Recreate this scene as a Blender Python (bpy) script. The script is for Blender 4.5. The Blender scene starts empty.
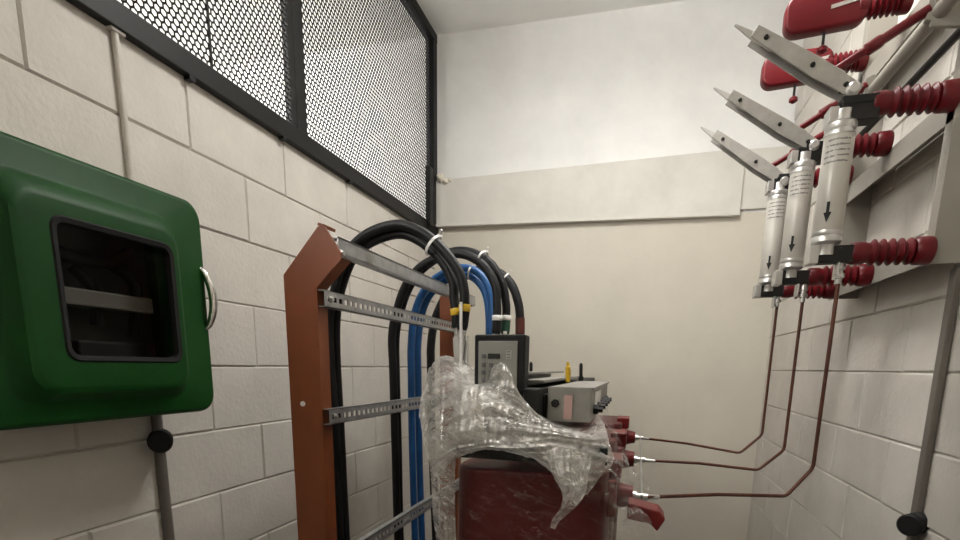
import bpy, bmesh, math, random
from mathutils import Vector, Matrix, noise
random.seed(7)
SC = bpy.context.scene
COL = SC.collection
UP = 1.6                      # eye height: everything is modelled around the eye, lifted at the end

# ------------------------------------------------------------------ camera geometry
PX, PY, FPX = 480.0, 471.0, 530.0
def _n(v): return v.normalized()
_y = _n(Vector((638-PX, 369-PY, FPX)))
_d = Vector((450-PX, 3100-PY, FPX)); _d = _n(_d - _d.dot(_y)*_y)
_z = -_d
_x = _y.cross(_z)
def ray(u, v):
    c = Vector((u-PX, v-PY, FPX))
    return Vector((_x.dot(c), _y.dot(c), _z.dot(c)))
def onx(u, v, X): r = ray(u, v); return r*(X/r.x)
def ony(u, v, Y): r = ray(u, v); return r*(Y/r.y)

# ------------------------------------------------------------------ materials
def mat(name, col, rough=.5, metal=0., nscale=0, namt=0., bump=0., bscale=60., spec=.5, trans=0., coat=0.):
    m = bpy.data.materials.new(name); m.use_nodes = True
    nt = m.node_tree; b = nt.nodes['Principled BSDF']
    b.inputs['Base Color'].default_value = (*col, 1)
    b.inputs['Roughness'].default_value = rough
    b.inputs['Metallic'].default_value = metal
    b.inputs['Specular IOR Level'].default_value = spec
    b.inputs['Transmission Weight'].default_value = trans
    b.inputs['Coat Weight'].default_value = coat
    tc = nt.nodes.new('ShaderNodeTexCoord')
    if namt:
        n = nt.nodes.new('ShaderNodeTexNoise'); n.inputs['Scale'].default_value = nscale
        n.inputs['Detail'].default_value = 6; n.inputs['Roughness'].default_value = .65
        nt.links.new(tc.outputs['Object'], n.inputs['Vector'])
        r = nt.nodes.new('ShaderNodeMapRange')
        r.inputs['From Min'].default_value = .3; r.inputs['From Max'].default_value = .7
        r.inputs['To Min'].default_value = 1-namt; r.inputs['To Max'].default_value = 1+namt*.6
        nt.links.new(n.outputs['Fac'], r.inputs['Value'])
        mx = nt.nodes.new('ShaderNodeVectorMath'); mx.operation = 'SCALE'
        mx.inputs[0].default_value = col
        nt.links.new(r.outputs['Result'], mx.inputs['Scale'])
        nt.links.new(mx.outputs['Vector'], b.inputs['Base Color'])
    if bump:
        n2 = nt.nodes.new('ShaderNodeTexNoise'); n2.inputs['Scale'].default_value = bscale
        n2.inputs['Detail'].default_value = 5
        nt.links.new(tc.outputs['Object'], n2.inputs['Vector'])
        bp = nt.nodes.new('ShaderNodeBump'); bp.inputs['Strength'].default_value = bump
        bp.inputs['Distance'].default_value = .004
        nt.links.new(n2.outputs['Fac'], bp.inputs['Height'])
        nt.links.new(bp.outputs['Normal'], b.inputs['Normal'])
    return m
M = {}
M['block']   = mat('painted_block', (.565,.53,.48), .62, nscale=5, namt=.10, bump=.5, bscale=70)
M['plaster'] = mat('cream_plaster', (.59,.55,.47), .55, nscale=2.2, namt=.07, bump=.35, bscale=18)
M['white_plaster'] = mat('white_plaster', (.77,.765,.75), .6, nscale=2.2, namt=.10, bump=.3, bscale=14)
M['beam']    = mat('beam_paint', (.62,.60,.55), .6, nscale=4, namt=.10, bump=.5, bscale=22)
M['ceiling'] = mat('ceiling_paint', (.86,.85,.82), .7, nscale=3, namt=.05, bump=.2, bscale=20)
M['floor']   = mat('concrete_floor', (.26,.25,.235), .7, nscale=4, namt=.2, bump=.3)
M['outer']   = mat('outer_white', (.88,.88,.87), .6, nscale=2.0, namt=.10)
M['blackmetal'] = mat('black_steel', (.006,.0055,.0055), .5, nscale=12, namt=.3, bump=.1, spec=.25)
M['meshmetal'] = mat('mesh_steel', (.012,.012,.012), .6, spec=.2)
M['green']   = mat('green_fibreglass', (.004,.050,.006), .5, nscale=5, namt=.22, bump=.15, bscale=25, spec=.22)
M['rubber']  = mat('black_rubber', (.008,.008,.008), .6, spec=.25)
M['cable']   = mat('black_cable', (.007,.007,.0075), .5, nscale=25, namt=.2, spec=.3)
M['blue']    = mat('blue_cable', (.012,.10,.30), .42, nscale=25, namt=.15)
M['greensleeve'] = mat('green_sleeve', (.01,.06,.035), .5)
M['brownsleeve'] = mat('brown_sleeve', (.085,.016,.010), .5)
M['yellow']  = mat('yellow_tape', (.62,.39,.02), .4)
M['white']   = mat('white_tape', (.75,.73,.70), .4)
M['orange']  = mat('orange_paint', (.19,.047,.011), .5, nscale=9, namt=.18, bump=.08)
M['galv']    = mat('galvanised_steel', (.40,.40,.40), .42, metal=.75, nscale=30, namt=.25, bump=.05)
M['hole']    = mat('slot_shadow_steel', (.05,.05,.05), .6, metal=.3)
M['zinc']    = mat('zinc_metal', (.55,.54,.52), .35, metal=.85)
M['chrome']  = mat('chrome', (.75,.74,.72), .18, metal=1.)
M['resin']   = mat('dark_red_resin', (.070,.006,.006), .45, nscale=6, namt=.15, spec=.25)
M['resin2']  = mat('red_terminal_resin', (.125,.009,.008), .42, nscale=8, namt=.15, spec=.3)
M['insul']   = mat('red_insulator', (.105,.003,.006), .4, nscale=10, namt=.15, spec=.3)
M['copper']  = mat('painted_copper', (.105,.035,.020), .4, metal=.35, nscale=20, namt=.35)
M['bladegrey'] = mat('blade_grey', (.36,.345,.315), .38, metal=.45, nscale=18, namt=.2)
M['framegrey'] = mat('frame_beige_grey', (.27,.25,.215), .5, nscale=6, namt=.08)
M['fuse']    = mat('fuse_porcelain', (.46,.435,.39), .28, nscale=6, namt=.06)
M['darkiron'] = mat('dark_iron', (.010,.009,.008), .55, spec=.3)
M['core']    = mat('core_steel', (.02,.019,.018), .6, spec=.3)
M['clampgrey'] = mat('clamp_grey', (.24,.23,.21), .45, metal=.3, nscale=14, namt=.2)
M['panelface'] = mat('panel_grey', (.22,.215,.19), .5)
M['panelpale'] = mat('panel_pale', (.36,.34,.30), .5)
M['key']     = mat('key_grey', (.09,.09,.085), .5)
M['lcd']     = mat('lcd_dark', (.02,.022,.02), .15)
M['pipe']    = mat('grey_conduit', (.13,.115,.10), .5, nscale=12, namt=.1)
M['pipepaint'] = mat('painted_conduit', (.53,.49,.44), .55, nscale=14, namt=.12, bump=.3)
M['redlabel'] = mat('pink_label', (.42,.27,.24), .5)
M['stain']   = mat('plaster_blob', (.74,.69,.58), .8, nscale=30, namt=.2, bump=.8)
M['inside']  = mat('cabinet_interior', (.10,.10,.095), .6)
M['insidegrey'] = mat('meter_plastic', (.16,.155,.135), .45)

def pits(m):
    nt = m.node_tree; N = nt.nodes.new; L = nt.links.new; b = nt.nodes['Principled BSDF']
    src = b.inputs['Base Color'].links[0].from_socket
    tc = N('ShaderNodeTexCoord'); v = N('ShaderNodeTexVoronoi'); v.inputs['Scale'].default_value = 17
    n = N('ShaderNodeTexNoise'); n.inputs['Scale'].default_value = 60; L(tc.outputs['Object'], n.inputs['Vector'])
    L(tc.outputs['Object'], v.inputs['Vector'])
    a = N('ShaderNodeMath'); a.operation = 'MULTIPLY_ADD'; a.inputs[1].default_value = .22; L(n.outputs['Fac'], a.inputs[0]); L(v.outputs['Distance'], a.inputs[2])
    r = N('ShaderNodeMapRange'); r.inputs['From Min'].default_value = .13; r.inputs['From Max'].default_value = .20; r.inputs['To Min'].default_value = .35; r.inputs['To Max'].default_value = 0
    L(a.outputs[0], r.inputs['Value'])
    s2 = N('ShaderNodeSeparateColor'); L(v.outputs['Color'], s2.inputs[0])
    g = N('ShaderNodeMath'); g.operation = 'GREATER_THAN'; g.inputs[1].default_value = .62; L(s2.outputs[0], g.inputs[0])
    k = N('ShaderNodeMath'); k.operation = 'MULTIPLY'; L(r.outputs[0], k.inputs[0]); L(g.outputs[0], k.inputs[1])
    mx = N('ShaderNodeMixRGB'); mx.inputs[2].default_value = (.16,.14,.12,1); L(k.outputs[0], mx.inputs[0]); L(src, mx.inputs[1])
    L(mx.outputs[0], b.inputs['Base Color'])
pits(M['block'])
def glass_mat():
    m = bpy.data.materials.new('smoked_glass'); m.use_nodes = True; nt = m.node_tree
    nt.nodes.clear(); out = nt.nodes.new('ShaderNodeOutputMaterial')
    t = nt.nodes.new('ShaderNodeBsdfTransparent'); t.inputs[0].default_value = (.72,.72,.70,1)
    g = nt.nodes.new('ShaderNodeBsdfGlossy'); g.inputs['Roughness'].default_value = .06
    mx = nt.nodes.new('ShaderNodeMixShader')
    f = nt.nodes.new('ShaderNodeFresnel'); f.inputs['IOR'].default_value = 1.16
    nt.links.new(f.outputs[0], mx.inputs[0]); nt.links.new(t.outputs[0], mx.inputs[1]); nt.links.new(g.outputs[0], mx.inputs[2])
    nt.links.new(mx.outputs[0], out.inputs[0]); return m
M['glass'] = glass_mat()

def film_mat(name, lo, hi, streak):
    m = bpy.data.materials.new(name); m.use_nodes = True; nt = m.node_tree
    nt.nodes.clear(); N = nt.nodes.new; L = nt.links.new
    out = N('ShaderNodeOutputMaterial'); tc = N('ShaderNodeTexCoord')
    mp = N('ShaderNodeMapping'); mp.inputs['Scale'].default_value = (1, 1, 2.2); mp.inputs['Rotation'].default_value = (.3, .7, .2)
    L(tc.outputs['Object'], mp.inputs['Vector'])
    n1 = N('ShaderNodeTexNoise'); n1.inputs['Scale'].default_value = 8; n1.inputs['Detail'].default_value = 5
    n1.inputs['Roughness'].default_value = .7; n1.inputs['Distortion'].default_value = 1.6
    L(mp.outputs[0], n1.inputs['Vector'])
    v = N('ShaderNodeTexVoronoi'); v.feature = 'DISTANCE_TO_EDGE'; v.inputs['Scale'].default_value = 13
    av = N('ShaderNodeVectorMath'); av.operation = 'ADD'
    sc = N('ShaderNodeVectorMath'); sc.operation = 'SCALE'; sc.inputs['Scale'].default_value = .12
    L(n1.outputs['Color'], sc.inputs[0]); L(mp.outputs[0], av.inputs[0]); L(sc.outputs[0], av.inputs[1])
    L(av.outputs[0], v.inputs['Vector'])
    r1 = N('ShaderNodeMapRange'); r1.inputs['From Min'].default_value = .35; r1.inputs['From Max'].default_value = .7
    r1.inputs['To Min'].default_value = lo; r1.inputs['To Max'].default_value = hi
    L(n1.outputs['Fac'], r1.inputs['Value'])
    r2 = N('ShaderNodeMapRange'); r2.inputs['From Min'].default_value = 0; r2.inputs['From Max'].default_value = .03
    r2.inputs['To Min'].default_value = .30*streak; r2.inputs['To Max'].default_value = 0
    L(v.outputs['Distance'], r2.inputs['Value'])
    ad = N('ShaderNodeMath'); ad.operation = 'ADD'; ad.use_clamp = True
    L(r1.outputs[0], ad.inputs[0]); L(r2.outputs[0], ad.inputs[1])
    ms = N('ShaderNodeMapping'); ms.inputs['Scale'].default_value = (60, 14, 9); ms.inputs['Rotation'].default_value = (.2, .75, .4)
    L(av.outputs[0], ms.inputs['Vector'])
    n3 = N('ShaderNodeTexNoise'); n3.inputs['Scale'].default_value = 1; n3.inputs['Detail'].default_value = 4; n3.inputs['Distortion'].default_value = .8
    L(ms.outputs[0], n3.inputs['Vector'])
    r3 = N('ShaderNodeMapRange'); r3.inputs['From Min'].default_value = .56; r3.inputs['From Max'].default_value = .68
    r3.inputs['To Min'].default_value = 0; r3.inputs['To Max'].default_value = streak
    L(n3.outputs['Fac'], r3.inputs['Value'])
    ad0 = ad; ad = N('ShaderNodeMath'); ad.operation = 'ADD'; ad.use_clamp = True
    L(ad0.outputs[0], ad.inputs[0]); L(r3.outputs[0], ad.inputs[1])
    bp = N('ShaderNodeBump'); bp.inputs['Strength'].default_value = .8; bp.inputs['Distance'].default_value = .01
    L(n1.outputs['Fac'], bp.inputs['Height'])
    t = N('ShaderNodeBsdfTransparent'); t.inputs[0].default_value = (.97,.965,.95,1)
    d = N('ShaderNodeBsdfDiffuse'); d.inputs[0].default_value = (.80,.78,.74,1)
    tl = N('ShaderNodeBsdfTranslucent'); tl.inputs[0].default_value = (.80,.78,.74,1)
    g = N('ShaderNodeBsdfGlossy'); g.inputs['Roughness'].default_value = .16; g.inputs[0].default_value = (.8,.78,.75,1)
    m1 = N('ShaderNodeMixShader'); m1.inputs[0].default_value = .45
    m2 = N('ShaderNodeMixShader'); m2.inputs[0].default_value = .42
    m3 = N('ShaderNodeMixShader')
    L(d.outputs[0], m1.inputs[1]); L(tl.outputs[0], m1.inputs[2]); L(m1.outputs[0], m2.inputs[1]); L(g.outputs[0], m2.inputs[2])
    for s in (d, tl, g): L(bp.outputs[0], s.inputs['Normal'])
    L(ad.outputs[0], m3.inputs[0]); L(t.outputs[0], m3.inputs[1]); L(m2.outputs[0], m3.inputs[2])
    L(m3.outputs[0], out.inputs[0]); return m
M['film'] = film_mat('crumpled_plastic_film', .38, .74, .6)
M['lightfilm'] = film_mat('light_plastic_film', .02, .16, .5)
M['clearfilm'] = film_mat('clear_plastic_film', .0, .02, .16)

def print_mat():
    m = mat('printed_label', (.66,.63,.58), .4); nt = m.node_tree; N = nt.nodes.new; L = nt.links.new
    tc = N('ShaderNodeTexCoord'); w = N('ShaderNodeTexWave'); w.bands_direction = 'Z'; w.inputs['Scale'].default_value = 26
    L(tc.outputs['Object'], w.inputs['Vector'])
    n = N('ShaderNodeTexNoise'); n.inputs['Scale'].default_value = 160; L(tc.outputs['Object'], n.inputs['Vector'])
    mu = N('ShaderNodeMath'); mu.operation = 'MULTIPLY'; L(w.outputs['Fac'], mu.inputs[0]); L(n.outputs['Fac'], mu.inputs[1])
    r = N('ShaderNodeMapRange'); r.inputs['From Min'].default_value = .36; r.inputs['From Max'].default_value = .46
    L(mu.outputs[0], r.inputs['Value'])
    mx = N('ShaderNodeMixRGB'); mx.inputs[1].default_value = (.47,.445,.40,1); mx.inputs[2].default_value = (.16,.15,.14,1)
    L(r.outputs[0], mx.inputs[0]); L(mx.outputs[0], nt.nodes['Principled BSDF'].inputs['Base Color'])
    return m
M['print'] = print_mat()

# ------------------------------------------------------------------ mesh builder
def spline(pts, n=8):
    P = [Vector(p) for p in pts]; out = []
    for i in range(len(P)-1):
        p0 = P[max(i-1,0)]; p1 = P[i]; p2 = P[i+1]; p3 = P[min(i+2,len(P)-1)]
        for k in range(n):
            t = k/n
            out.append(.5*((2*p1)+(p2-p0)*t+(2*p0-5*p1+4*p2-p3)*t*t+(3*p1-p0-3*p2+p3)*t**3))
    out.append(P[-1]); return out

class MB:
    def __init__(s): s.b = bmesh.new()
    def faces(s, vs, fs):
        V = [s.b.verts.new(v) for v in vs]
        for f in fs:
            try: s.b.faces.new([V[i] for i in f])
            except ValueError: pass
        return s
    def box(s, lo, hi):
        x0,y0,z0 = lo; x1,y1,z1 = hi
        return s.faces([(x0,y0,z0),(x1,y0,z0),(x1,y1,z0),(x0,y1,z0),(x0,y0,z1),(x1,y0,z1),(x1,y1,z1),(x0,y1,z1)],
            [(0,3,2,1),(4,5,6,7),(0,1,5,4),(1,2,6,5),(2,3,7,6),(3,0,4,7)])
    def cbox(s, c, size):
        c = Vector(c); h = Vector(size)*.5; return s.box(c-h, c+h)
    def beam(s, a, b, w, h, up=(0,0,1)):
        a = Vector(a); b = Vector(b); d = (b-a).normalized(); u = Vector(up); r = d.cross(u).normalized(); u = r.cross(d)
        vs = []
        for p in (a, b):
            for i, j in ((-1,-1),(1,-1),(1,1),(-1,1)): vs.append(p + r*(i*w/2) + u*(j*h/2))
        return s.faces(vs, [(0,1,2,3),(7,6,5,4),(0,4,5,1),(1,5,6,2),(2,6,7,3),(3,7,4,0)])
    def tube(s, pts, r, seg=12, cap=True):
        P = [Vector(p) for p in pts]; n = len(P); rr = r if isinstance(r,(list,tuple)) else [r]*n
        t = (P[1]-P[0]).normalized(); u = t.orthogonal().normalized(); rings = []
        for i in range(n):
            tn = (P[min(i+1,n-1)]-P[max(i-1,0)]).normalized()
            u = (u - tn*u.dot(tn)).normalized(); w = tn.cross(u)
            rings.append([s.b.verts.new(P[i]+(u*math.cos(2*math.pi*k/seg)+w*math.sin(2*math.pi*k/seg))*rr[i]) for k in range(seg)])
        for i in range(n-1):
            for k in range(seg):
                s.b.faces.new((rings[i][k], rings[i][(k+1)%seg], rings[i+1][(k+1)%seg], rings[i+1][k]))
        if cap:
            s.b.faces.new(rings[0][::-1]); s.b.faces.new(rings[-1])
        return s
    def lathe(s, a, b, prof, seg=24):
        a = Vector(a); b = Vector(b)
        pts = [a.lerp(b, t) for t, r in prof]; d = (b-a).normalized(); u = d.orthogonal().normalized(); w = d.cross(u)
        rings = [[s.b.verts.new(p+(u*math.cos(2*math.pi*k/seg)+w*math.sin(2*math.pi*k/seg))*max(r,1e-4)) for k in range(seg)] for p,(t,r) in zip(pts,prof)]
        for i in range(len(rings)-1):
            for k in range(seg):
                s.b.faces.new((rings[i][k], rings[i][(k+1)%seg], rings[i+1][(k+1)%seg], rings[i+1][k]))
        s.b.faces.new(rings[0][::-1]); s.b.faces.new(rings[-1]); return s
    def prism(s, poly, off):
        off = Vector(off); n = len(poly); A = [Vector(p) for p in poly]
        vs = A+[p+off for p in A]
        return s.faces(vs, [tuple(range(n)), tuple(range(2*n-1,n-1,-1))]+[(i,i+n,(i+1)%n+n,(i+1)%n) for i in range(n)])
    def grid(s, G):
        V = [[s.b.verts.new(p) for p in row] for row in G]
        for i in range(len(V)-1):
            for j in range(len(V[0])-1):
                s.b.faces.new((V[i][j], V[i][j+1], V[i+1][j+1], V[i+1][j]))
        return s
    def build(s, name, m, parent=None, org=None, smooth=False, bevel=0., solid=0., fixn=True):
        if fixn: bmesh.ops.recalc_face_normals(s.b, faces=s.b.faces)
        me = bpy.data.meshes.new(name)
        if org is None:
            vs = [v.co for v in s.b.verts]
            org = Vector(((min(v.x for v in vs)+max(v.x for v in vs))/2, (min(v.y for v in vs)+max(v.y for v in vs))/2, min(v.z for v in vs)))
        org = Vector(org)
        for v in s.b.verts: v.co -= org
        if smooth:
            for f in s.b.faces: f.smooth = True
        s.b.to_mesh(me); s.b.free()
        o = bpy.data.objects.new(name, me); COL.objects.link(o)
        me.materials.append(M[m] if isinstance(m, str) else m)
        o['_w'] = list(org)
        if parent:
            o.parent = parent; o.location = org - Vector(parent['_w'])
        else: o.location = org
        if bevel:
            bv = o.modifiers.new('bevel','BEVEL'); bv.width = bevel; bv.segments = 3; bv.limit_method = 'ANGLE'
        if solid:
            sm = o.modifiers.new('solid','SOLIDIFY'); sm.thickness = solid; sm.offset = 0
        if smooth:
            es = o.modifiers.new('edges','EDGE_SPLIT'); es.split_angle = math.radians(38)
        return o
def empty(name, loc):
    o = bpy.data.objects.new(name, None); COL.objects.link(o); o.location = loc; o['_w'] = list(loc); o.empty_display_size = .05
    return o
def tag(o, label, cat, group=None):
    o['label'] = label; o['category'] = cat
    if group: o['group'] = group
    return o
def struct(o): o['kind'] = 'structure'; return o

# ------------------------------------------------------------------ the room
XL, XR = -1.25, .74
FL, CE = -1.6, 1.9
def back_y(x): return 3.25 + (x+1.25)*.176
def block_wall(name, X, face, y0, y1, z_rows, len_, ph, slab, y_end=None):
    """face = +1: the wall shows its face towards +x"""
    m = MB(); g = .0055; d = .007
    for ri in range(len(z_rows)-1):
        za, zb = z_rows[ri], z_rows[ri+1]
        off = ph[ri % 2]; k0 = math.floor((y0-off)/len_)
        k = k0
        while off+k*len_ < y1:
            a = max(off+k*len_, y0); b = min(off+(k+1)*len_, y1); k += 1
            if b-a < .02: continue
            j = [random.uniform(-.0016,.0016) for _ in range(4)]; dx = random.uniform(-.0015,.0015)
            o = [(a,za),(b,za),(b,zb),(a,zb)]
            i_ = [(a+g+j[0],za+g+j[1]),(b-g+j[2],za+g+j[3]),(b-g+j[1],zb-g+j[0]),(a+g+j[3],zb-g+j[2])]
            e = .0035
            mid = [(o[q][0]*.35+i_[q][0]*.65, o[q][1]*.35+i_[q][1]*.65) for q in range(4)]
            vs = [(X-face*d,p,q) for p,q in o]+[(X-face*(d*.35),p,q) for p,q in mid]+[(X+dx*face,p,q) for p,q in i_]
            m.faces(vs, [(0,1,5,4),(1,2,6,5),(2,3,7,6),(3,0,4,7),(4,5,9,8),(5,6,10,9),(6,7,11,10),(7,4,8,11),(8,9,10,11)])
    xa, xb = X-face*d, X-face*slab
    m.box((min(xa,xb),y0,z_rows[0]), (max(xa,xb),y1,z_rows[-1]))
    return struct(m.build(name, 'block'))
rowsL = [-1.6+.2*i*.995 for i in range(13)]
rowsL = [z for z in rowsL if z < .78]
rowsL = [-1.6,-1.4,-1.2,-1.0,-.8,-.6,-.402,-.204,-.008,.19,.39,.59,.785]
block_wall('wall_left', XL, 1, -1.0, 3.26, rowsL, .427, (1.56,1.345), .14)
rowsR = [-1.6,-1.4,-1.2,-1.0,-.79,-.59,-.392,-.2,.0,.19,.38,.575,.77,.965,1.16,1.355,1.55,1.745,2.03]
block_wall('wall_right', XR, -1, -1.0, 3.605, rowsR, .447, (2.31,2.115), .14)
# back wall: lower cream plaster, slightly skewed in plan
w = MB(); w.prism([(XL-.6,back_y(XL-.6),FL),(XR+.14,back_y(XR+.14),FL),(XR+.14,back_y(XR+.14)+.15,FL),(XL-.6,back_y(XL-.6)+.15,FL)], (0,0,.86-FL+.03))
struct(w.build('wall_back', 'plaster'))
# upper back wall, a touch recessed
w = MB(); w.prism([(-2.9,back_y(-2.9)+.012,.88),(XR+.14,back_y(XR+.14)+.012,.88),(XR+.14,back_y(XR+.14)+.15,.88),(-2.9,back_y(-2.9)+.15,.88)], (0,0,CE+.1-.88))
struct(w.build('wall_back_top', 'white_plaster'))
# lintel beam across the back wall
w = MB()
for (xa,za0,za1,xb,zb0,zb1,dep) in ((XL+.002,.835,1.09,.50,.872,1.218,.030),(.50,.903,1.218,XR-.002,.912,1.23,.010)):
    A = Vector((xa,back_y(xa)-dep,0)); B = Vector((xb,back_y(xb)-dep,0)); t = Vector((0,dep+.02,0))
    q = [A+Vector((0,0,za0)),B+Vector((0,0,zb0)),B+Vector((0,0,zb1)),A+Vector((0,0,za1))]
    w.prism(q, t)
    if dep > .02:   # the rough drip lip under the beam
        lip = Vector((0,-.014,0))
        w.prism([q[0]+lip+Vector((0,0,-.008)),q[1]+lip+Vector((0,0,-.008)),q[1]+lip+Vector((0,0,.006)),q[0]+lip+Vector((0,0,.006))], (0,.03,0))
struct(w.build('trim_1', 'beam', bevel=.004))
w = MB(); w.prism([(-3.0,-1.2,1.735),(XR+.14,-1.2,2.035),(XR+.14,-1.2,2.2),(-3.0,-1.2,2.2)],(0,5.6,0)); struct(w.build('ceiling','ceiling'))
w = MB(); w.box((-3.0,-1.2,FL-.1),(XR+.14,4.4,FL)); struct(w.build('floor','floor'))
w = MB(); w.box((-3.0,-1.15,FL),(XR+.14,-1.0,CE)); struct(w.build('wall_front','plaster'))
w = MB(); w.box((-2.9,-1.0,FL),(-2.75,3.0,CE)); struct(w.build('wall_outer','outer'))
# plaster patch and stain at the end of the beam by the screen
w = MB()
for c, r in (((-1.20,3.225,1.10),.024),((-1.175,3.232,1.085),.018),((-1.15,3.24,1.09),.012)):
    bm2 = bmesh.new(); bmesh.ops.create_icosphere(bm2, subdivisions=3, radius=r)
    for v in bm2.verts: v.co = Vector(c)+v.co*(1+.5*noise.noise(v.co*60)); v.co.y = max(v.co.y, 3.19)
    me = bpy.data.meshes.new('t'); bm2.to_mesh(me); w.b.from_mesh(me); bm2.free(); bpy.data.meshes.remove(me)
o = w.build('plaster_patch','stain',smooth=True); tag(o,'rough lump of cream plaster on the beam end beside the black screen post','plaster')

# ------------------------------------------------------------------ mesh screen over the left wall
scr = tag(empty('mesh_screen', (XL-.03,1.8,.785)), 'black framed expanded metal mesh screen standing on top of the left block wall', 'screen')
xs = XL-.006; zt = 1.86
MB().box((xs-.025,-.9,.772),(xs+.030,3.243,.832)).build('bottom_rail','blackmetal',scr,bevel=.003)
b = MB(); b.box((xs-.025,-.9,zt-.045),(xs+.028,3.243,zt)); b.build('top_rail','blackmetal',scr,bevel=.003)
for ya, yb in ((-.9,-.84),(.42,.475),(1.835,1.895),(3.185,3.243)):
    MB().box((xs-.022,ya,.825),(xs+.026,yb,zt-.04)).build('frame_post','blackmetal',scr,bevel=.003)
MB().box((xs+.022,3.06,.80),(xs+.05,3.115,1.115)).build('angle_stub','blackmetal',scr,bevel=.002)
def hexmesh(y0, y1, z0, z1, p=.0205, q=.0165, wd=.21):
    m = MB(); row = 0; z = z0
    ry, rz = p/2, q*2/3
    base = [(0,rz),(ry,rz/2),(ry,-rz/2),(0,-rz),(-ry,-rz/2),(-ry,rz/2)]
    idx = {}
    def vert(y, zz, x):
        key = (round(y*20000), round(zz*20000))
        if key not in idx: idx[key] = m.b.verts.new((x,y,zz))
        return idx[key]
    while z < z1:
        y = y0 + (p/2 if row % 2 else 0)
        while y < y1:
            O = [vert(y+a, z+c, xs-.002) for a,c in base]
            I = [m.b.verts.new((xs+.001, y+a*(1-wd), z+c*(1-wd*1.15))) for a,c in base]
            for k in range(6):
                m.b.faces.new((O[k],O[(k+1)%6],I[(k+1)%6],I[k]))
            y += p
        z += q; row += 1
    return m
hexmesh(.475,1.835,.835,zt-.05).build('mesh_panel','meshmetal',scr,org=(xs,1.2,.83),solid=.0016,fixn=False)
hexmesh(1.895,3.19,.835,zt-.05).build('mesh_panel','meshmetal',scr,org=(xs,2.5,.83),solid=.0016,fixn=False)
MB().box((xs-.002,1.452,.832),(xs+.004,1.458,zt-.045)).build('seam_strip','meshmetal',scr)
for y_,z_ in ((1.345,.768),(1.75,.770),(2.2,.770)):
    MB().cbox((xs+.020,y_,z_),(.02,.02,.012)).build('fixing_lug','blackmetal',scr)

# ------------------------------------------------------------------ conduits
def conduit(X, s, y, zlo, zknob, zhi, label, wid=.03, m='pipe'):
    t = tag(empty('wall_conduit', (X+s*.012,y,zlo)), label, 'conduit')
    return t
c1 = conduit(XL, 1, 1.13, -1.5, -.16, .75, 'grey conduit with a round black knob, running down the left wall behind the green cabinet')
MB().tube([(XL+.010,1.13,-1.5),(XL+.010,1.13,.05)],.014,10).build('lower_pipe','pipe',c1,smooth=True)
MB().tube(spline([(XL+.006,1.13,.05),(XL+.007,1.129,.3),(XL+.006,1.131,.55),(XL+.007,1.128,.79)],6),.0085,10).build('upper_pipe','pipepaint',c1,smooth=True)
cl = MB().box((XL-.002,1.112,.765),(XL+.018,1.150,.822)).build('clip','pipepaint',c1,bevel=.002)
MB().lathe((XL+.018,1.131,.79),(XL+.022,1.131,.79),[(0,.006),(1,.006)],12).build('screw','darkiron',cl,smooth=True)
def knob(t, a, b, r):
    a = Vector(a); b = Vector(b)
    MB().lathe(a,b,[(0,r*.8),(.1,r),(.3,r),(.42,r*.72),(.55,r*.72),(.68,r),(.92,r),(1,r*.85)],22).build('knob','rubber',t,smooth=True)
knob(c1, (XL+.005,1.142,-.205), (XL+.055,1.092,-.205), .030)
c2 = tag(empty('wall_conduit', (XR-.01,1.625,-1.5)), 'grey conduit up the right block wall with a black knob, right of the copper rods', 'conduit')
MB().beam((XR-.010,1.600,-1.5),(XR-.010,1.632,.25),.030,.016,(1,0,0)).build('pipe','pipe',c2,bevel=.003)
knob(c2, (XR-.004,1.612,-.387), (XR-.045,1.572,-.387), .029)

# ------------------------------------------------------------------ green cabinet
XF = -1.08
GY0, GY1, GZ0, GZ1 = .60, 1.180, -.124, .394
cab = tag(empty('wall_cabinet', (XL,.95,GZ0)), 'green fibreglass wall cabinet with a dark glazed window on the left block wall', 'cabinet')
def rrect(y0,y1,z0,z1,r,n=6):
    out = []
    for cy,cz,a0 in ((y1-r,z1-r,0),(y0+r,z1-r,90),(y0+r,z0+r,180),(y1-r,z0+r,270)):
        for k in range(n+1):
            a = math.radians(a0+90*k/n); out.append((cy+r*math.cos(a), cz+r*math.sin(a)))
    return out
def rings(lst, x_cap_first=False, cap_last=False):
    m = MB(); R = []
    for x,(y0,y1,z0,z1,r) in lst:
        R.append([m.b.verts.new((x,p,q)) for p,q in rrect(y0,y1,z0,z1,r)])
    n = len(R[0])
    for i in range(len(R)-1):
        for k in range(n): m.b.faces.new((R[i][k],R[i][(k+1)%n],R[i+1][(k+1)%n],R[i+1][k]))
    if x_cap_first: m.b.faces.new(R[0])
    if cap_last: m.b.faces.new(R[-1])
    return m
def ins(d, r): return (GY0+d,GY1-d,GZ0+d,GZ1-d,r)
rings([(XL+.002,ins(.03,.02)),(XF-.05,ins(.018,.03)),(XF-.048,ins(.03,.03)),(XL+.012,ins(.042,.02))],True,True).build('body','green',cab,smooth=True)
WY0, WY1, WZ0, WZ1 = .778, 1.042, .006, .262
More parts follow.
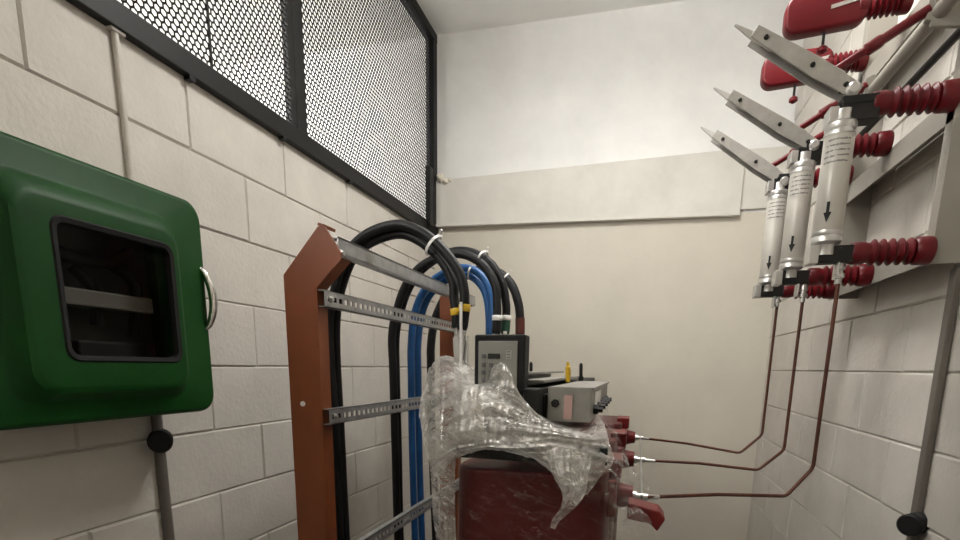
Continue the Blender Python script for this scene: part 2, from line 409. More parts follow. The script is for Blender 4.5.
door = rings([(XF-.054,ins(.002,.045)),(XF-.018,ins(.0,.045)),(XF-.008,ins(.003,.044)),(XF-.003,ins(.009,.040)),(XF-.002,ins(.013,.038)),
    (XF-.001,(WY0-.092,WY1+.048,WZ0-.090,WZ1+.074,.05)),(XF+.001,(WY0-.086,WY1+.044,WZ0-.086,WZ1+.070,.05)),(XF+.008,(WY0-.078,WY1+.038,WZ0-.078,WZ1+.063,.05)),(XF+.027,(WY0-.068,WY1+.024,WZ0-.066,WZ1+.042,.045)),(XF+.0305,(WY0-.058,WY1+.016,WZ0-.056,WZ1+.032,.04)),(XF+.031,(WY0-.054,WY1+.013,WZ0-.052,WZ1+.029,.04)),
    (XF+.031,(WY0-.002,WY1+.002,WZ0-.002,WZ1+.002,.022)),(XF+.004,(WY0,WY1,WZ0,WZ1,.02)),(XF-.03,(WY0-.01,WY1+.01,WZ0-.01,WZ1+.01,.02)),(XF-.05,ins(.02,.04))]).build('door','green',cab,smooth=True)
rings([(XF+.031,(WY0-.006,WY1+.006,WZ0-.006,WZ1+.006,.026)),(XF+.034,(WY0-.003,WY1+.003,WZ0-.003,WZ1+.003,.024)),(XF+.032,(WY0+.006,WY1-.006,WZ0+.006,WZ1-.006,.018)),(XF+.014,(WY0+.006,WY1-.006,WZ0+.006,WZ1-.006,.018)),(XF+.014,(WY0-.001,WY1+.001,WZ0-.001,WZ1+.001,.02))]).build('gasket','rubber',door,smooth=True)
rings([(XF+.018,(WY0+.001,WY1-.001,WZ0+.001,WZ1-.001,.02))],True).build('window_glass','glass',door)
rings([(XL+.02,ins(.045,.02)),(XL+.022,ins(.046,.02))],True,True).build('back_plate','inside',cab)
# what shows dimly behind the glass
MB().box((XL+.06,.80,.115),(XL+.125,1.05,.150)).build('terminal_strip','insidegrey',cab,bevel=.004)
MB().box((XL+.06,.86,-.02),(XL+.12,1.02,.045)).build('breaker','rubber',cab,bevel=.006)
MB().tube(spline([(XL+.09,.82,.235),(XL+.1,.88,.215),(XL+.1,.95,.215),(XL+.1,1.00,.235),(XL+.09,1.03,.25)],6),.014,10).build('inner_lever','rubber',cab,smooth=True)
MB().tube(spline([(XL+.08,.90,.20),(XL+.10,.925,.15),(XL+.09,.93,.08)],6),.013,8).build('inner_cable','rubber',cab,smooth=True)
MB().tube(spline([(XL+.08,.99,.22),(XL+.11,1.02,.17),(XL+.09,1.015,.06)],6),.012,8).build('inner_cable','rubber',cab,smooth=True)
MB().tube(spline([(XF-.020,1.158,.240),(XF-.002,1.166,.232),(XF+.010,1.174,.20),(XF+.014,1.178,.165),(XF+.012,1.176,.13),(XF+.000,1.170,.095),(XF-.020,1.158,.085)],6),[.004+.0065*math.sin(math.pi*k/36) for k in range(37)],12).build('handle','chrome',door,smooth=True)

# ------------------------------------------------------------------ orange cable support frame with perforated rails
fr = tag(empty('cable_support_frame', (-.80,1.65,FL)), 'orange steel post frame with perforated galvanised rails, standing along the left wall', 'frame', None)
def post(y, bent=True):
    """bent channel: web square to the room's depth, flanges behind it"""
    P = [(-.852,FL),(-.765,FL),(-.765,.182),(-.693,.244),(-.692,.262),(-.733,.322),(-.750,.322),(-.852,.216)]
    if not bent:
        m = MB(); m.box((-.852,y,FL),(-.765,y+.005,.30)); m.box((-.769,y+.005,FL),(-.765,y+.045,.30)); m.box((-.852,y+.005,FL),(-.848,y+.045,.30))
        m.box((-.765,y,.255),(-.702,y+.005,.30)); return m.build('post','orange',fr)
    m = MB(); m.prism([(x,y,z) for x,z in P],(0,.005,0))
    fl = [(-.765,FL),(-.765,.182),(-.693,.248)]
    def flange(path, t):
        for (xa,za),(xb,zb) in zip(path[:-1],path[1:]):
            m.prism([(xa,y+.001,za),(xb,y+.001,zb),(xb,y+.045,zb),(xa,y+.045,za)], t)
    flange(fl,(.004,0,.001)); flange([(-.852,FL),(-.852,.216),(-.750,.322)],(.004,0,-.003))
    m.prism([(-.750,y-.002,.324),(-.733,y-.002,.318),(-.731,y-.002,.325),(-.748,y-.002,.330)],(0,.05,0))
    return m.build('post','orange',fr)
p1 = post(1.18)
for z in (-.098,):
    MB().lathe((-.815,1.181,z),(-.815,1.177,z),[(0,.0065),(1,.0065)],12).build('bolt_hole','white',p1)
post(2.27, False)
def rail(z, x=-.762, y0=1.185, y1=2.31, n=42, h=.040, tilt=0.):
    d = .02
    m = MB()
    # slotted face made of strips between the slots, so the holes are real
    sl = (y1-y0)/n; a = h*.30
    def lo(z0,z1): m.box((x+d-.002,y0,z0),(x+d,y1,z1))
    lo(z-h/2, z-a/2); lo(z+a/2, z+h/2)
    for k in range(n):
        yy = y0+k*sl; m.box((x+d-.002,yy,z-a/2),(x+d,yy+sl*.42,z+a/2))
    m.box((x+d-.002,y1-.004,z-a/2),(x+d,y1,z+a/2))
    m.box((x,y0,z+h/2-.002),(x+d,y1,z+h/2)); m.box((x,y0,z-h/2),(x+d,y1,z-h/2+.002))
    o = m.build('rail','galv',fr)
    MB().lathe((x+d,y0+.025,z),(x+d+.008,y0+.025,z),[(0,.009),(.5,.009),(.5,.006),(1,.006)],6).build('bolt','zinc',o)
    return o
rail(.160); rail(-.130); rail(-.525)
# the plain top rail on the cut ends of the bent posts
m = MB(); xa = -.705
m.box((xa,1.188,.262),(xa+.004,2.31,.298)); m.box((xa-.020,1.188,.295),(xa+.004,2.31,.299)); m.box((xa-.020,1.188,.260),(xa+.004,2.31,.264))
o = m.build('top_rail','galv',fr)
MB().lathe((xa+.004,1.195,.262),(xa+.014,1.195,.262),[(0,.009),(.5,.009),(.5,.006),(1,.006)],6).build('bolt','zinc',o)

# ------------------------------------------------------------------ LV cables
def ring(m, pt, d, r, w):
    pt = Vector(pt); d = Vector(d).normalized()
    m.lathe(pt-d*w/2, pt+d*w/2, [(0,r*.92),(.12,r),(.88,r),(1,r*.92)], 18)
def power_cable(pts2d, Y, r, m, label, group, tape=None, sleeve=None, lug=True, dy=0., sag=0.):
    pts = [ony(u,v,Y)+Vector((0,dy,0)) for u,v in pts2d]
    p0 = pts[0]; pts = [Vector((p0.x+.01,p0.y,FL+.01)), Vector((p0.x+.008,p0.y,-1.0))]+pts
    path = spline(pts, 7)
    # drop the last stretch for the sleeve
    o = MB().tube(path, r, 14).build('power_cable', m, smooth=True, org=(p0.x,p0.y,FL))
    tag(o, label, 'cable', group)
    end = path[-1]; d = (path[-1]-path[-3]).normalized()
    if sleeve:
        sp = path[-8:]; MB().tube(sp, [r*1.10]*(len(sp)-2)+[r*1.05,r*.8], 14).build('heat_shrink_sleeve', sleeve, o, smooth=True)
    if tape:
        mm = MB(); q = path[-8]; ring(mm, q, path[-7]-path[-9], r*1.2, .018); mm.build('tape_band', tape, o, smooth=True)
    if lug:
        lg = MB(); lg.tube([end-d*.005, end+d*.03],[r*.62,r*.62],12); lg.build('cable_lug','zinc',o,smooth=True)
        MB().beam(end+d*.025, end+d*.075, .024,.005,(0,1,0)).build('lug_tongue','zinc',o)
    return o, path
G1 = 'single core cables on the near terminal'; 
a1,pa = power_cable([(340,540),(336,440),(331,370),(329,326),(334,294),(344,260),(364.5,236),(396,225),(421,232),(443,250),(459,272.4),(464,291),(464.5,308),(462,330)],1.35,.0130,'cable',
    'outer black cable of the nearest arch, bent from the orange post to yellow tape',G1,'yellow','cable')
a2,pb = power_cable([(346,540),(341,440),(337,370),(336,326),(340,294),(352,260),(368,244),(396,234),(418,240),(440,259),(452.6,282),(454,298),(456,312),(457,328)],1.37,.0125,'cable',
    'inner black cable of the nearest arch, tucked under the outer one, with yellow tape',G1,'yellow','cable')
b1,pc = power_cable([(397.5,530),(395,440),(393,370),(392,335),(397,310),(406,285),(422,266),(446,255),(466,255),(484,266),(495,285),(497,304),(497,318),(496,334)],1.92,.0155,'cable',
    'black cable of the middle arch with a white tape band, ends left above the monitor',None,'white','cable')
b2,pd = power_cable([(400,530),(398,440),(396,370),(396,335),(401,310),(410,286),(426,266),(449,253),(470,252),(490,263),(502,283),(506,304),(506,318),(505,334)],1.97,.0155,'cable',
    'black cable of the middle arch ending in a dark green sleeve beside the white tape',None,'white','greensleeve')
e1,pe = power_cable([(415,540),(412,440),(411,370),(411,345),(414,316),(422,294),(435,279),(454,269),(471,269),(484,279),(491,295),(493,318),(492,345)],2.06,.0145,'blue',
    'outer blue cable arching under the middle black cables',None,None,None)
e2,pf = power_cable([(422,540),(419,440),(418,370),(418,345),(421,318),(428,298),(439,285),(455,276),(470,276),(481,285),(487,299),(489,320),(489,346)],2.09,.0145,'blue',
    'inner blue cable, lower of the two blue arches',None,None,None)
f1,pg = power_cable([(436,540),(432,440),(431,370),(431,345),(435,320),(446,296),(462,278),(480,270),(497,272),(511,284),(518,302),(520,318),(520,336)],2.40,.0195,'cable',
    'black cable of the farthest arch, ending in a brown sleeve behind the monitor',None,None,'brownsleeve')
def zip_tie(path, i, ru, rv, du, dv, label):
    mm = MB(); p = path[i]; d = (path[i+1]-path[i-1]).normalized()
    v = Vector((0,1,0)); u = d.cross(v).normalized()
    if u.z > 0: u = -u
    c = p+u*du+v*dv; R = []
    for w in (-.0035,.0035):
        R.append([c+d*w+u*math.cos(2*math.pi*k/24)*ru+v*math.sin(2*math.pi*k/24)*rv for k in range(25)])
    mm.grid(R); mm.cbox(c-u*(ru+.002),(.009,.009,.007)); mm.tube([c-u*ru, c-u*(ru+.016)-v*.012],.0018,6)
    o = mm.build('cable_tie','white',smooth=True,solid=.002); tag(o,label,'cable tie')
zip_tie(pa, 7*10+4, .027,.026, .010,.010, 'white cable tie round the nearest black cable arch')
zip_tie(pd, 7*10+5, .022,.044, .0,-.025, 'white cable tie round the middle black cable arch')
zip_tie(pg, 7*10+4, .022,.022, .0,.0, 'white cable tie round the farthest black cable arch')
zip_tie(pe, 7*10, .026,.034, .010,.015, 'white cable tie round the blue cable arch')

# ------------------------------------------------------------------ transformer
tr = tag(empty('transformer', (-.21,1.95,FL)), 'dark red cast resin transformer under plastic film, in front of the back wall', 'transformer')
def coil(yc):
    m = MB(); x0,x1,y0,y1 = -.405,-.05,yc-.22,yc+.22
    poly = rrect(x0,x1,y0,y1,.075,8)
    m.prism([(p,q,-1.35) for p,q in poly],(0,0,1.12))
    return m.build('coil','resin',tr,smooth=True,bevel=.01)
YC = (1.37,1.93,2.52)
for i, yc in enumerate(YC):
    c = coil(yc); zb_ = (-.318,-.314,-.308)[i]
    # high voltage boss, red terminal block, link bar
    MB().lathe((-.06,yc,zb_),(.008,yc,zb_),[(0,.042),(.35,.036),(.8,.028),(1,.026)],20).build('terminal_boss','resin2',c,smooth=True)
    MB().lathe((.005,yc,zb_),(.045,yc,zb_),[(0,.014),(.3,.014),(.3,.009),(1,.009)],10).build('terminal_stud','zinc',c,smooth=True)
    MB().box((-.075,yc-.07,-.262),(-.022,yc+.05,-.215)).build('tap_block','resin2',c,bevel=.004)
    MB().box((-.09,yc-.10,-.352),(-.03,yc+.10,-.262)).build('tap_plate','resin2',c,bevel=.006)
MB().prism([(-.002,1.22,-.30),(.068,1.22,-.314),(.082,1.22,-.332),(.066,1.22,-.362),(.050,1.22,-.346),(-.002,1.22,-.338)],(0,.07,0)).build('angled_bracket','resin2',tr,bevel=.004)
MB().beam((.030,1.36,-.316),(.030,2.53,-.306),.005,.010).build('link_bar','clampgrey',tr)
# core yoke, clamps, tie studs
MB().box((-.30,1.16,-.185),(-.205,2.75,-.045)).build('core_yoke','core',tr,bevel=.004)
MB().box((-.40,1.14,-.205),(-.05,1.19,-.165)).build('yoke_support','darkiron',tr,bevel=.004)
m = MB(); xa,xb = -.190,-.095
m.box((xa,1.20,-.118),(xa+.004,1.85,-.044)); m.box((xa,1.20,-.048),(xb+.006,1.85,-.042)); m.box((xb-.004,1.2,-.118),(xb,1.85,-.044)); m.box((xa,1.196,-.118),(xb,1.20,-.044))
cl = m.build('yoke_clamp','clampgrey',tr)
MB().box((xa+.037,1.192,-.112),(xa+.055,1.196,-.060)).build('rating_label','redlabel',cl)
MB().box((xb,1.30,-.105),(xb+.002,1.50,-.055)).build('rating_label','white',cl)
MB().lathe((xa+.017,1.196,-.078),(xa+.017,1.186,-.078),[(0,.010),(.5,.010),(.5,.006),(1,.006)],6).build('bolt','darkiron',cl)
for (x0,x1,y0,z0) in ((-.33,-.275,1.24,-.012),(-.262,-.205,1.22,-.028)):
    mm = MB(); mm.box((x0,y0,z0-.006),(x1,2.1,z0)); mm.box((x0,y0,z0-.06),(x0+.005,2.1,z0)); mm.build('clamp_plate','clampgrey',tr)
MB().box((-.345,1.22,-.155),(-.196,2.6,-.060)).build('core_packet','darkiron',tr)
for (u,v0,v1,Y,m_) in ((531,378,362,1.75,'rubber'),(568,378,362,1.55,'yellow'),(581,377,363,1.75,'rubber')):
    A = ony(u,v0+4,Y); B = ony(u,v1,Y)
    s = MB().lathe(A,B,[(0,.008),(.25,.008),(.25,.0055),(.9,.0055),(1,.003)] if m_!='yellow' else [(0,.006),(.2,.0075),(.75,.0075),(.8,.005),(1,.0045)],12).build('tie_stud',m_,tr,smooth=True)
    if m_=='yellow': s['label'] = 'yellow capped tie stud'
for k in range(5):
    y = 1.28+.11*k
    MB().lathe((xb+.001,y,-.095),(xb+.022,y,-.095),[(0,.012),(.5,.012),(.5,.007),(1,.007)],6).build('bolt','darkiron',cl)
# low voltage busbars
for Y,u0,u1 in ((1.36,457,466),(1.94,494,505),(2.40,518,523)):
    for u in ((u0,u1) if Y<2.3 else (520,)):
        t = ony(u, 340 if Y<1.5 else 334, Y)
        MB().box((t.x-.007,Y-.004,-.23),(t.x+.007,Y+.004,t.z+.01)).build('busbar','zinc',tr)
MB().tube([ony(461,302,1.33),ony(461,372,1.33)],.004,8).build('earthing_rod','white',tr,smooth=True)

# temperature monitor
mo = tag(empty('temperature_monitor',(-.29,1.16,-.09)),'black framed monitor panel with grey keypad face on top of the transformer','control panel')
MB().box((-.350,1.15,-.052),(-.236,1.20,.070)).build('housing','rubber',mo,bevel=.004)
fp = MB().box((-.340,1.146,-.042),(-.252,1.151,.056)).build('face_plate','panelface',mo,bevel=.002)
MB().box((-.317,1.1435,.018),(-.290,1.1465,.029)).build('display','lcd',fp)
for x,z in [(-.327,.023)]+[(x,z) for z in (.004,-.012,-.028) for x in (-.327,-.310,-.294)]:
    MB().box((x-.004,1.1435,z-.0045),(x+.004,1.1465,z+.0045)).build('key','key',fp)
MB().box((-.276,1.1435,.018),(-.265,1.1465,.036)).build('indicator_block','panelpale',fp)
for z in (.021,.027,.033): MB().box((-.274,1.142,z-.001),(-.267,1.1440,z+.001)).build('indicator_row','key',fp)
MB().box((-.252,1.155,-.150),(-.238,1.21,-.045)).build('mounting_bracket','rubber',mo)

# ------------------------------------------------------------------ plastic film
def sheet(ctrl, name, m, label, nu=22, nv=20, amp=.010, seed=0., parent=None, group=None, ragged=.0, span=(.35,.2), slant=(5,26,30,9)):
    """ctrl rows of (u, v, depth): where the film's folds lie in the room"""
    C = [[ony(u,v,Y) for u,v,Y in row] for row in ctrl]
    R = [spline(r, nu) for r in C]
    G = list(zip(*[spline([R[i][j] for i in range(len(R))], nv) for j in range(len(R[0]))]))
    out = []
    for i,row in enumerate(G):
        rr = []
        for j,p in enumerate(row):
            a_ = i/(len(G)-1)*span[1]; b_ = j/(len(row)-1)*span[0]
            wq = Vector((b_*5+seed, a_*5, seed*2)); w = noise.noise_vector(wq)
            c1 = Vector((b_*slant[0]+a_*slant[1]+w.x*.55+seed, (b_-a_)*1.6+w.y*.4, seed)); c2 = Vector((b_*slant[2]+a_*slant[3]+w.y*.7, (a_+b_)*2.6+w.z*.5, seed+7))
            f1 = 1-2*abs(noise.noise(c1)); f2 = 1-2*abs(noise.noise(c2)); f3 = 1-2*abs(noise.noise(c1*2.7+Vector((3,3,3))))
            e = amp*(f1*.9+f2*.6+f3*.55+.3*(1-2*abs(noise.noise(c2*5)))+noise.noise(Vector((b_*7,a_*7,seed)))*.8)
            n_ = Vector((.15,-1,.35))
            pp = p + n_*e
            if i in (0,len(G)-1) and ragged: pp += Vector((0,0,ragged*noise.noise(p*45)))
            rr.append(pp)
        out.append(rr)
    o = MB().grid(out).build(name,m,smooth=False,fixn=False)
    for f in o.data.polygons: f.use_smooth = True
    if parent: o.parent = parent; o.location = o.location - parent.location
    if label: tag(o,label,'plastic film') if not parent else o.__setitem__('label',label)
    return o
wrap = sheet([[(430,372,1.45),(443,358,1.42),(462,362,1.40),(484,378,1.30),(515,398,1.30),(548,420,1.25),(575,424,1.3),(596,412,1.4)],
       [(424,392,1.30),(442,371,1.27),(478,386,1.20),(503,367,1.115),(520,396,1.13),(548,424,1.13),(580,430,1.2),(604,425,1.3)],
       [(421,415,1.20),(444,398,1.16),(476,388,1.12),(508,398,1.09),(530,414,1.09),(556,430,1.10),(584,438,1.14),(608,442,1.2)],
       [(424,438,1.14),(446,424,1.10),(478,417,1.07),(508,422,1.06),(534,434,1.07),(560,442,1.08),(588,452,1.12),(613,462,1.17)],
       [(432,462,1.12),(452,450,1.08),(482,446,1.06),(510,449,1.05),(538,453,1.06),(560,458,1.07),(580,470,1.11),(600,478,1.15)],
       [(436,482,1.13),(454,462,1.10),(484,452,1.09),(512,454,1.08),(538,462,1.08),(562,484,1.08),(572,490,1.11),(588,494,1.15)]],
      'plastic_wrap','film','crumpled translucent plastic film heaped over the top of the transformer',amp=.012,seed=1.3,ragged=.008)
sheet([[(546,452,1.05),(556,448,1.05),(574,450,1.06),(592,456,1.08)],
       [(552,474,1.05),(560,470,1.04),(574,474,1.05),(588,478,1.07)],
       [(562,494,1.05),(568,490,1.04),(578,492,1.05),(585,494,1.06)],
       [(560,508,1.05),(564,507,1.04),(570,508,1.05),(575,508,1.06)],
       [(552,520,1.05),(554,519,1.04),(557,520,1.05),(560,521,1.06)],
       [(550,529,1.05),(551,528,1.045),(553,529,1.05),(555,530,1.055)]],
      'film_tail','film','twisted hanging tail of film',amp=.006,seed=4.1,parent=wrap)
sheet([[(586,408,1.35),(592,402,1.5),(600,400,1.6),(604,402,1.8)],
       [(590,432,1.24),(600,428,1.28),(608,430,1.4),(614,428,1.6)],
       [(596,462,1.18),(606,458,1.2),(618,460,1.25),(628,462,1.35)],
       [(604,492,1.16),(612,488,1.17),(622,490,1.2),(632,500,1.25)],
       [(608,520,1.15),(616,518,1.16),(630,520,1.18),(650,520,1.2)],
       [(606,560,1.15),(618,560,1.16),(636,560,1.18),(655,550,1.2)]],
      'side_film','lightfilm','clear film over the red terminals',amp=.006,seed=8.2,parent=wrap)
sheet([[(424,436,1.16),(434,430,1.12),(446,430,1.11),(458,440,1.10)],
       [(430,462,1.16),(438,458,1.13),(448,460,1.12),(456,462,1.12)],
       [(432,492,1.16),(440,490,1.13),(448,490,1.13),(456,490,1.13)],
       [(434,520,1.17),(442,520,1.14),(449,520,1.13),(456,520,1.13)],
       [(440,560,1.17),(446,560,1.14),(452,560,1.13),(458,560,1.13)]],
      'film_strip','film',None,amp=.006,seed=6.6,parent=wrap)
sheet([[(456,456,1.12),(490,450,1.11),(530,456,1.11),(570,470,1.11),(606,480,1.12)],
       [(456,485,1.12),(490,482,1.125),(530,485,1.125),(570,490,1.125),(606,495,1.12)],
       [(456,515,1.12),(490,515,1.13),(530,515,1.13),(570,515,1.13),(610,518,1.12)],
       [(456,560,1.12),(490,560,1.13),(530,560,1.13),(570,560,1.13),(612,560,1.12)]],
      'front_film','clearfilm','clear film stretched over the red front',amp=.003,seed=2.6,parent=wrap)
sheet([[(634,462,2.0),(638,468,1.98),(642,476,1.96)],[(630,480,1.96),(640,484,1.94),(650,490,1.92)],[(630,496,1.92),(642,496,1.9),(653,493,1.9)]],
      'film_flap','lightfilm',None,amp=.006,seed=3.6,parent=wrap)

# ------------------------------------------------------------------ fused switch on the right wall
sw = tag(empty('fused_switch_disconnector',(.70,1.95,.25)),'three pole red and grey load break switch with open knife blades on the right wall','switch')
PY_ = (1.61,1.965,2.27); XFR = .66
def zb(i, lo): return lo
# frame: two deep uprights and rails between
for y0,y1 in ((1.602,1.64),(2.285,2.33)):
    m = MB(); m.box((XFR,y0,.258),(XR+.0,y0+.005,1.25)); m.box((XFR,y0+.005,.258),(XFR+.005,y1,1.25)); m.build('frame_upright','framegrey',sw)
for z0,z1 in ((.262,.322),(.575,.635),(.92,.98)):
    m = MB(); m.box((XFR,1.607,z0),(XFR+.005,2.30,z1)); m.box((XFR+.005,1.607,z1-.005),(XR-.002,2.284,z1)); m.build('frame_rail','framegrey',sw)
MB().tube([(.60,1.50,.800),(.60,2.42,.800)],.017,16).build('drive_shaft','framegrey',sw,smooth=True)
MB().tube([(.655,1.50,.765),(.655,2.35,.765)],.010,12).build('interlock_rod','darkiron',sw,smooth=True)
for y in (1.60,2.30):
    MB().prism([(.585,y,.77),(.66,y,.76),(.66,y,.86),(.585,y,.83)],(0,.012,0)).build('shaft_bearing','framegrey',sw,bevel=.003)
def ribbed(a, b, r0, r1, n, end=.22):
    prof = [(0,r0*.9),(.02,r0),(.16,r0),(.2,r0*.9)]
    for k in range(n):
        t = .22+(1-.22-end)*k/n; dt = (1-.22-end)/n
        prof += [(t+dt*.15,r0*.86),(t+dt*.5,r1),(t+dt*.62,r1),(t+dt*.95,r0*.86)]
    prof += [(1-end,r1*.88),(1-end+.03,r1*1.02),(.97,r1*1.06),(1,r1*.98)]
    return MB().lathe(a,b,prof,24)
fuses = []
BL0 = [(850,93),(812,148),(783,183)]          # blade pivots
BL1 = [(735,25),(714,88),(701,127)]           # blade tips
for i, y in enumerate(PY_):
    zl, zm, zt_ = .290, (.625,.655,.665)[i], 1.015
    # lower insulator and black clip
    ribbed((.490,y,zl),(XFR,y,zl),.0265,.0315,5).build('post_insulator','insul',sw,smooth=True)
    c = MB().box((.415,y-.021,zl-.022),(.494,y+.021,zl+.018)).build('fuse_clip','darkiron',sw,bevel=.003)
    MB().box((.395,y-.024,zl-.024),(.416,y+.024,zl+.020)).build('clip_spring','zinc',c,bevel=.002)
    # copper terminal under the lower clip
    MB().box((.462,y-.018,zl-.060),(.468,y+.018,zl-.010)).build('terminal_plate','zinc',sw,bevel=.002)
    # upper insulator and clip
    ribbed((.490,y,zm),(XFR,y,zm),.0265,.0315,5).build('post_insulator','insul',sw,smooth=True)
    c = MB().box((.418,y-.022,zm-.038),(.505,y+.022,zm+.004)).build('fuse_clip','darkiron',sw,bevel=.003)
    MB().box((.400,y-.024,zm-.040),(.420,y+.024,zm-.004)).build('clip_spring','zinc',c,bevel=.002)
    # hinge
    p = ony(*BL0[i], y); t = ony(*BL1[i], y)
    d = (t-p).normalized(); nrm = Vector((-d.z,0,d.x))
    if nrm.z < 0: nrm = -nrm
    MB().box((p.x-.02,y-.024,zm-.002),(.500,y+.024,zm+.016)).build('hinge_base','darkiron',sw,bevel=.002)
    MB().lathe((p.x,y-.030,p.z),(p.x,y+.030,p.z),[(0,.010),(.12,.016),(.2,.016),(.2,.009),(.8,.009),(.8,.016),(.88,.016),(1,.010)],12).build('hinge_bolt','zinc',sw,smooth=True)
    L = (t-p).length
    bl = None
    for sgn in (-1,1):
        q = [p-d*.015-nrm*.016, p+d*(L*.30)-nrm*.021, p+d*(L*.84)-nrm*.014, p+d*(L*.84)+nrm*.014, p+d*(L*.30)+nrm*.021, p-d*.015+nrm*.016]
        o = MB().prism([Vector((v.x,y+sgn*.019-.002,v.z)) for v in q],(0,.004,0)).build('knife_blade','bladegrey',sw if bl is None else bl,bevel=.001)
        if bl is None: bl = o
    # folded top edge and dark spacers between the two blades
    q = [p+d*(L*.12)+nrm*.020, p+d*(L*.80)+nrm*.014]
    MB().beam(Vector((q[0].x,y,q[0].z)),Vector((q[1].x,y,q[1].z)),.038,.003,nrm).build('blade_cover','bladegrey',bl)
    for f in (.06,.34,.74):
        c0 = p+d*(L*f); MB().lathe((c0.x,y-.027,c0.z),(c0.x,y+.027,c0.z),[(0,.004),(.1,.006),(.18,.006),(.18,.004),(.82,.004),(.82,.006),(.9,.006),(1,.004)],10).build('blade_pin','darkiron',bl,smooth=True)
    tipb = p+d*(L*.66)
    MB().prism([Vector((v.x,y-.003,v.z)) for v in (tipb-nrm*.010,p+d*(L*.84)-nrm*.009,t-nrm*.002,t+nrm*.002,p+d*(L*.84)+nrm*.008,tipb+nrm*.010)],(0,.006,0)).build('blade_tip','zinc',bl,bevel=.001)
    # red insulating drive rod from blade to shaft
    a = p+d*(L*.22); b = Vector((.59,y,.815 if i==0 else .82))
    dd = (b-a)
    MB().tube([a,a+dd*.38,a+dd*.40,a+dd*.52,a+dd*.55,a+dd*.95],[.009,.009,.014,.014,.011,.011],12).build('drive_rod','insul',sw,smooth=True)
    MB().prism([(.575,y-.008,.785),(.61,y-.008,.775),(.615,y-.008,.81),(.595,y-.008,.84),(.575,y-.008,.83)],(0,.016,0)).build('shaft_lever','framegrey',sw,bevel=.002)
    # upper insulator with its red arc chute
    ribbed((.53,y,zt_),(XFR,y,zt_+.005),.0265,.0315,5).build('post_insulator','insul',sw,smooth=True)
    z0, z1 = zt_-.052, zt_+.052
    ac = rings([(0,(0,1,0,1,.1))]); ac.b.free()
    m = MB(); poly = rrect(.345,.560,z0,z1,.036,7)
    poly = [(px_, pz-(.0 if pz>zt_ else -.010*(px_-.352)/.2)) for px_,pz in poly]
    m.prism([(a_,y-.022,c_) for a_,c_ in poly],(0,.044,0)); 
    ch = m.build('arc_chute','insul',sw,smooth=True,bevel=.008)
    MB().tube([(.455,y,z0+.004),(.455,y,z0-.040)],.004,8).build('arcing_pin','darkiron',ch)
    MB().lathe((.455,y,z0-.030),(.455,y,z0-.052),[(0,.006),(.3,.014),(.7,.014),(1,.004)],12).build('contact_tip','insul',ch,smooth=True)
    MB().prism([(.46,y-.024,zt_-.002),(.54,y-.024,zt_+.012),(.545,y-.024,zt_+.022),(.46,y-.024,zt_+.008)],(0,.004,0)).build('contact_plate','zinc',ch)
    # high voltage fuse
    nm = ('nearest','middle','farthest')[i]
    xf = .432 if i==0 else .44
    zA, zB = zl-.004, zm-.010
    fu = tag(empty('fuse',(xf,y-.03,zA)), {'nearest':'pale tubular high voltage fuse, largest and nearest of the three on the switch','middle':'pale tubular high voltage fuse hanging in the middle pole of the switch','farthest':'pale tubular high voltage fuse on the farthest pole, leftmost and smallest'}[nm],'fuse','tubular fuses in the switch')
    yf = y-.006; R = .0325
    MB().lathe((xf,yf,zA+.052),(xf,yf,zB-.052),[(0,R*.96),(.01,R),(.99,R),(1,R*.96)],32).build('tube','fuse',fu,smooth=True)
    for (za,zc) in ((zA+.056,zA+.0),(zB-.056,zB)):
        MB().lathe((xf,yf,za),(xf,yf,zc),[(0,R*1.03),(.12,R*1.05),(.2,R*.99),(.28,R*1.05),(.45,R*1.05),(.52,R*.95),(.56,R*.7),(.6,R*.66),(1,R*.66)],28).build('end_cap','zinc',fu,smooth=True)
    ang0 = math.atan2(-yf,-xf)
    def patch(pts, rr):        # small shape laid on the tube: (angle offset, height)
        m = MB(); vs = [m.b.verts.new((xf+rr*math.cos(ang0+a_), yf+rr*math.sin(ang0+a_), z_)) for a_,z_ in pts]; return m, vs
    m = MB(); n = 16; zl0, zl1 = zB-.125, zB-.062
    G = [[(xf+(R+.0006)*math.cos(ang0-.9+1.7*k/n), yf+(R+.0006)*math.sin(ang0-.9+1.7*k/n), z_) for k in range(n+1)] for z_ in (zl0,zl1)]
    m.grid(G).build('printed_label','print',fu,smooth=True)
    zz = zA+.072; ao = -.15
    m = MB()
    for k in range(4):
        a0_, a1_ = ao-.10+.05*k, ao-.05+.05*k
        f = lambda a_,z_: (xf+(R+.0008)*math.cos(ang0+a_), yf+(R+.0008)*math.sin(ang0+a_), z_)
        m.faces([f(a0_,zz+.022),f(a1_,zz+.022),f(a1_,zz+.048),f(a0_,zz+.048)],[(0,1,2,3)])
    for k in range(8):
        a0_, a1_ = ao-.26+.065*k, ao-.195+.065*k
        h = lambda a_: zz+.024*abs(a_-ao)/.26
        m.faces([f(a0_,h(a0_)),f(a1_,h(a1_)),f(a1_,zz+.024),f(a0_,zz+.024)],[(0,1,2,3)])
    m.build('arrow_mark','rubber',fu)

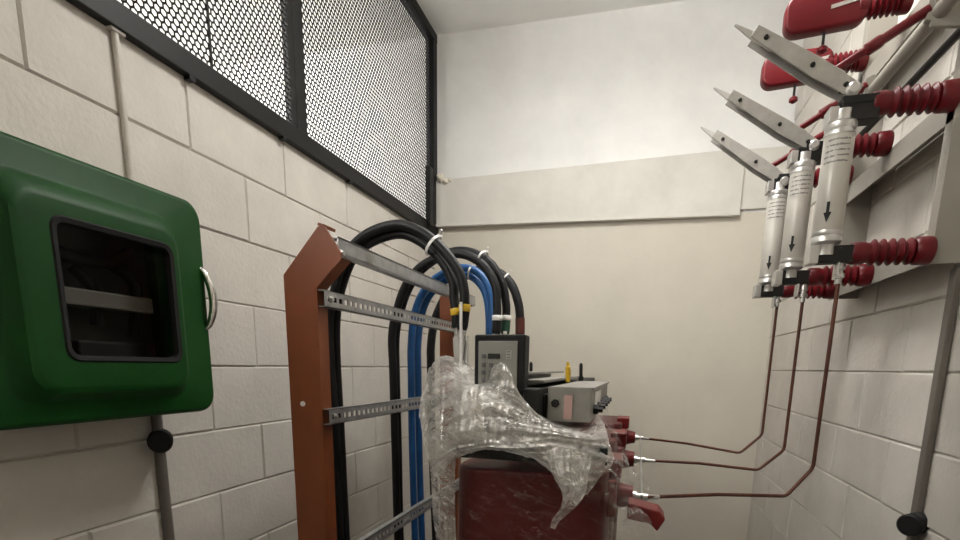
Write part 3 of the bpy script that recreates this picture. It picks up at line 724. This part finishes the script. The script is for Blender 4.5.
# ------------------------------------------------------------------ copper rods from the fuses to the transformer
RODS = [([(849,262),(843,285),(829,374),(813,468)],(786,496),1.61,(645,497),YC[0]),
        ([(808,285),(805,300),(795,374),(784,450)],(758,470),1.965,(637,459),YC[1]),
        ([(783,292),(779,303),(771,370),(762,435)],(740,453),2.27,(634,437),YC[2])]
nm = ('copper rod running lowest and nearest, from the nearest fuse down to the transformer','copper rod between the two others, from the middle fuse across to the transformer','copper rod running highest, from the farthest fuse across to the transformer')
for (pts, bend, y, e, ye), lab in zip(RODS, nm):
    P = [ony(u,v,y) for u,v in pts]; x0 = P[-1].x
    P = [Vector((x0,y,p.z)) for p in P]
    B = ony(*bend,y); E = ony(*e,ye); E = Vector((.034,ye,{YC[0]:-.319,YC[1]:-.315,YC[2]:-.309}[ye]))
    def corner(a,b,c,r=.010):
        d1=(a-b).normalized(); d2=(c-b).normalized(); return [b+d1*r, b+d1*r*.3+d2*r*.3, b+d2*r]
    path = [P[0],P[1]]+corner(P[0],P[-1],B)+corner(P[-1],B,E)+[B.lerp(E,.5)+Vector((0,0,.006)),E]
    o = MB().tube(path,.0050,10).build('copper_rod','copper',smooth=True); tag(o,lab,'copper rod')
    MB().tube([E+(B-E).normalized()*.045,E+Vector((-.006,0,0))],[.0062,.0062],10).build('rod_lug','zinc',o,smooth=True)
    MB().lathe((x0-.001,y,P[0].z+.006),(x0-.001,y,P[0].z-.052),[(0,.010),(.2,.012),(.4,.012),(.42,.008),(.55,.008),(.57,.013),(.75,.013),(.78,.008),(1,.008)],12).build('rod_clamp','zinc',o,smooth=True)

# ------------------------------------------------------------------ light
def area(name, loc, size, power, col=(1,.95,.88), rot=(0,0,0), sy=None):
    l = bpy.data.lights.new(name,'AREA'); l.energy = power; l.color = col; l.size = size
    if sy: l.shape = 'RECTANGLE'; l.size_y = sy
    o = bpy.data.objects.new(name,l); COL.objects.link(o); o.location = loc; o.rotation_euler = rot; return o
def point(name, loc, r, power, col=(1,.95,.88)):
    l = bpy.data.lights.new(name,'POINT'); l.energy = power; l.color = col; l.shadow_soft_size = r
    o = bpy.data.objects.new(name,l); COL.objects.link(o); o.location = loc; return o
point('ceiling_bulb', (.05,2.0,1.62), .10, 13, (1,.98,.94))
area('down_fill', (.02,1.85,1.72), .5, 37, (1,.98,.94))  # added downward fill beside the bulb, evens the walls from top to bottom
area('neighbour_fill', (-1.75,-.85,.75), 1.0, 400, (1,.99,.97), (math.radians(90),0,math.radians(38)), 1.8)  # added area light whitening the space behind the mesh, no opening there
wd = bpy.data.worlds.new('world'); SC.world = wd; wd.use_nodes = True
wd.node_tree.nodes['Background'].inputs[0].default_value = (1,.96,.9,1); wd.node_tree.nodes['Background'].inputs[1].default_value = .05

# ------------------------------------------------------------------ camera
cam = bpy.data.cameras.new('camera'); co = bpy.data.objects.new('camera',cam); COL.objects.link(co)
cam.sensor_width = 36; cam.lens = FPX/960*36; cam.shift_y = (PY-270)/960; cam.shift_x = -(PX-480)/960
cam.clip_start = .02
right = Vector((_x.x,_y.x,_z.x)); up = -Vector((_x.y,_y.y,_z.y)); bk = -Vector((_x.z,_y.z,_z.z))
co.matrix_world = Matrix(((right.x,up.x,bk.x,0),(right.y,up.y,bk.y,0),(right.z,up.z,bk.z,0),(0,0,0,1)))
SC.camera = co
# lift everything so that the floor is at z = 0
bpy.context.view_layer.update()
for o in SC.objects:
    if o.parent is None: o.location.z += UP
    if '_w' in o: del o['_w']
SC.view_settings.view_transform = 'Standard'; SC.view_settings.look = 'None'
SC.view_settings.exposure = -0.28; SC.view_settings.gamma = 1; SC.view_settings.use_curve_mapping = False
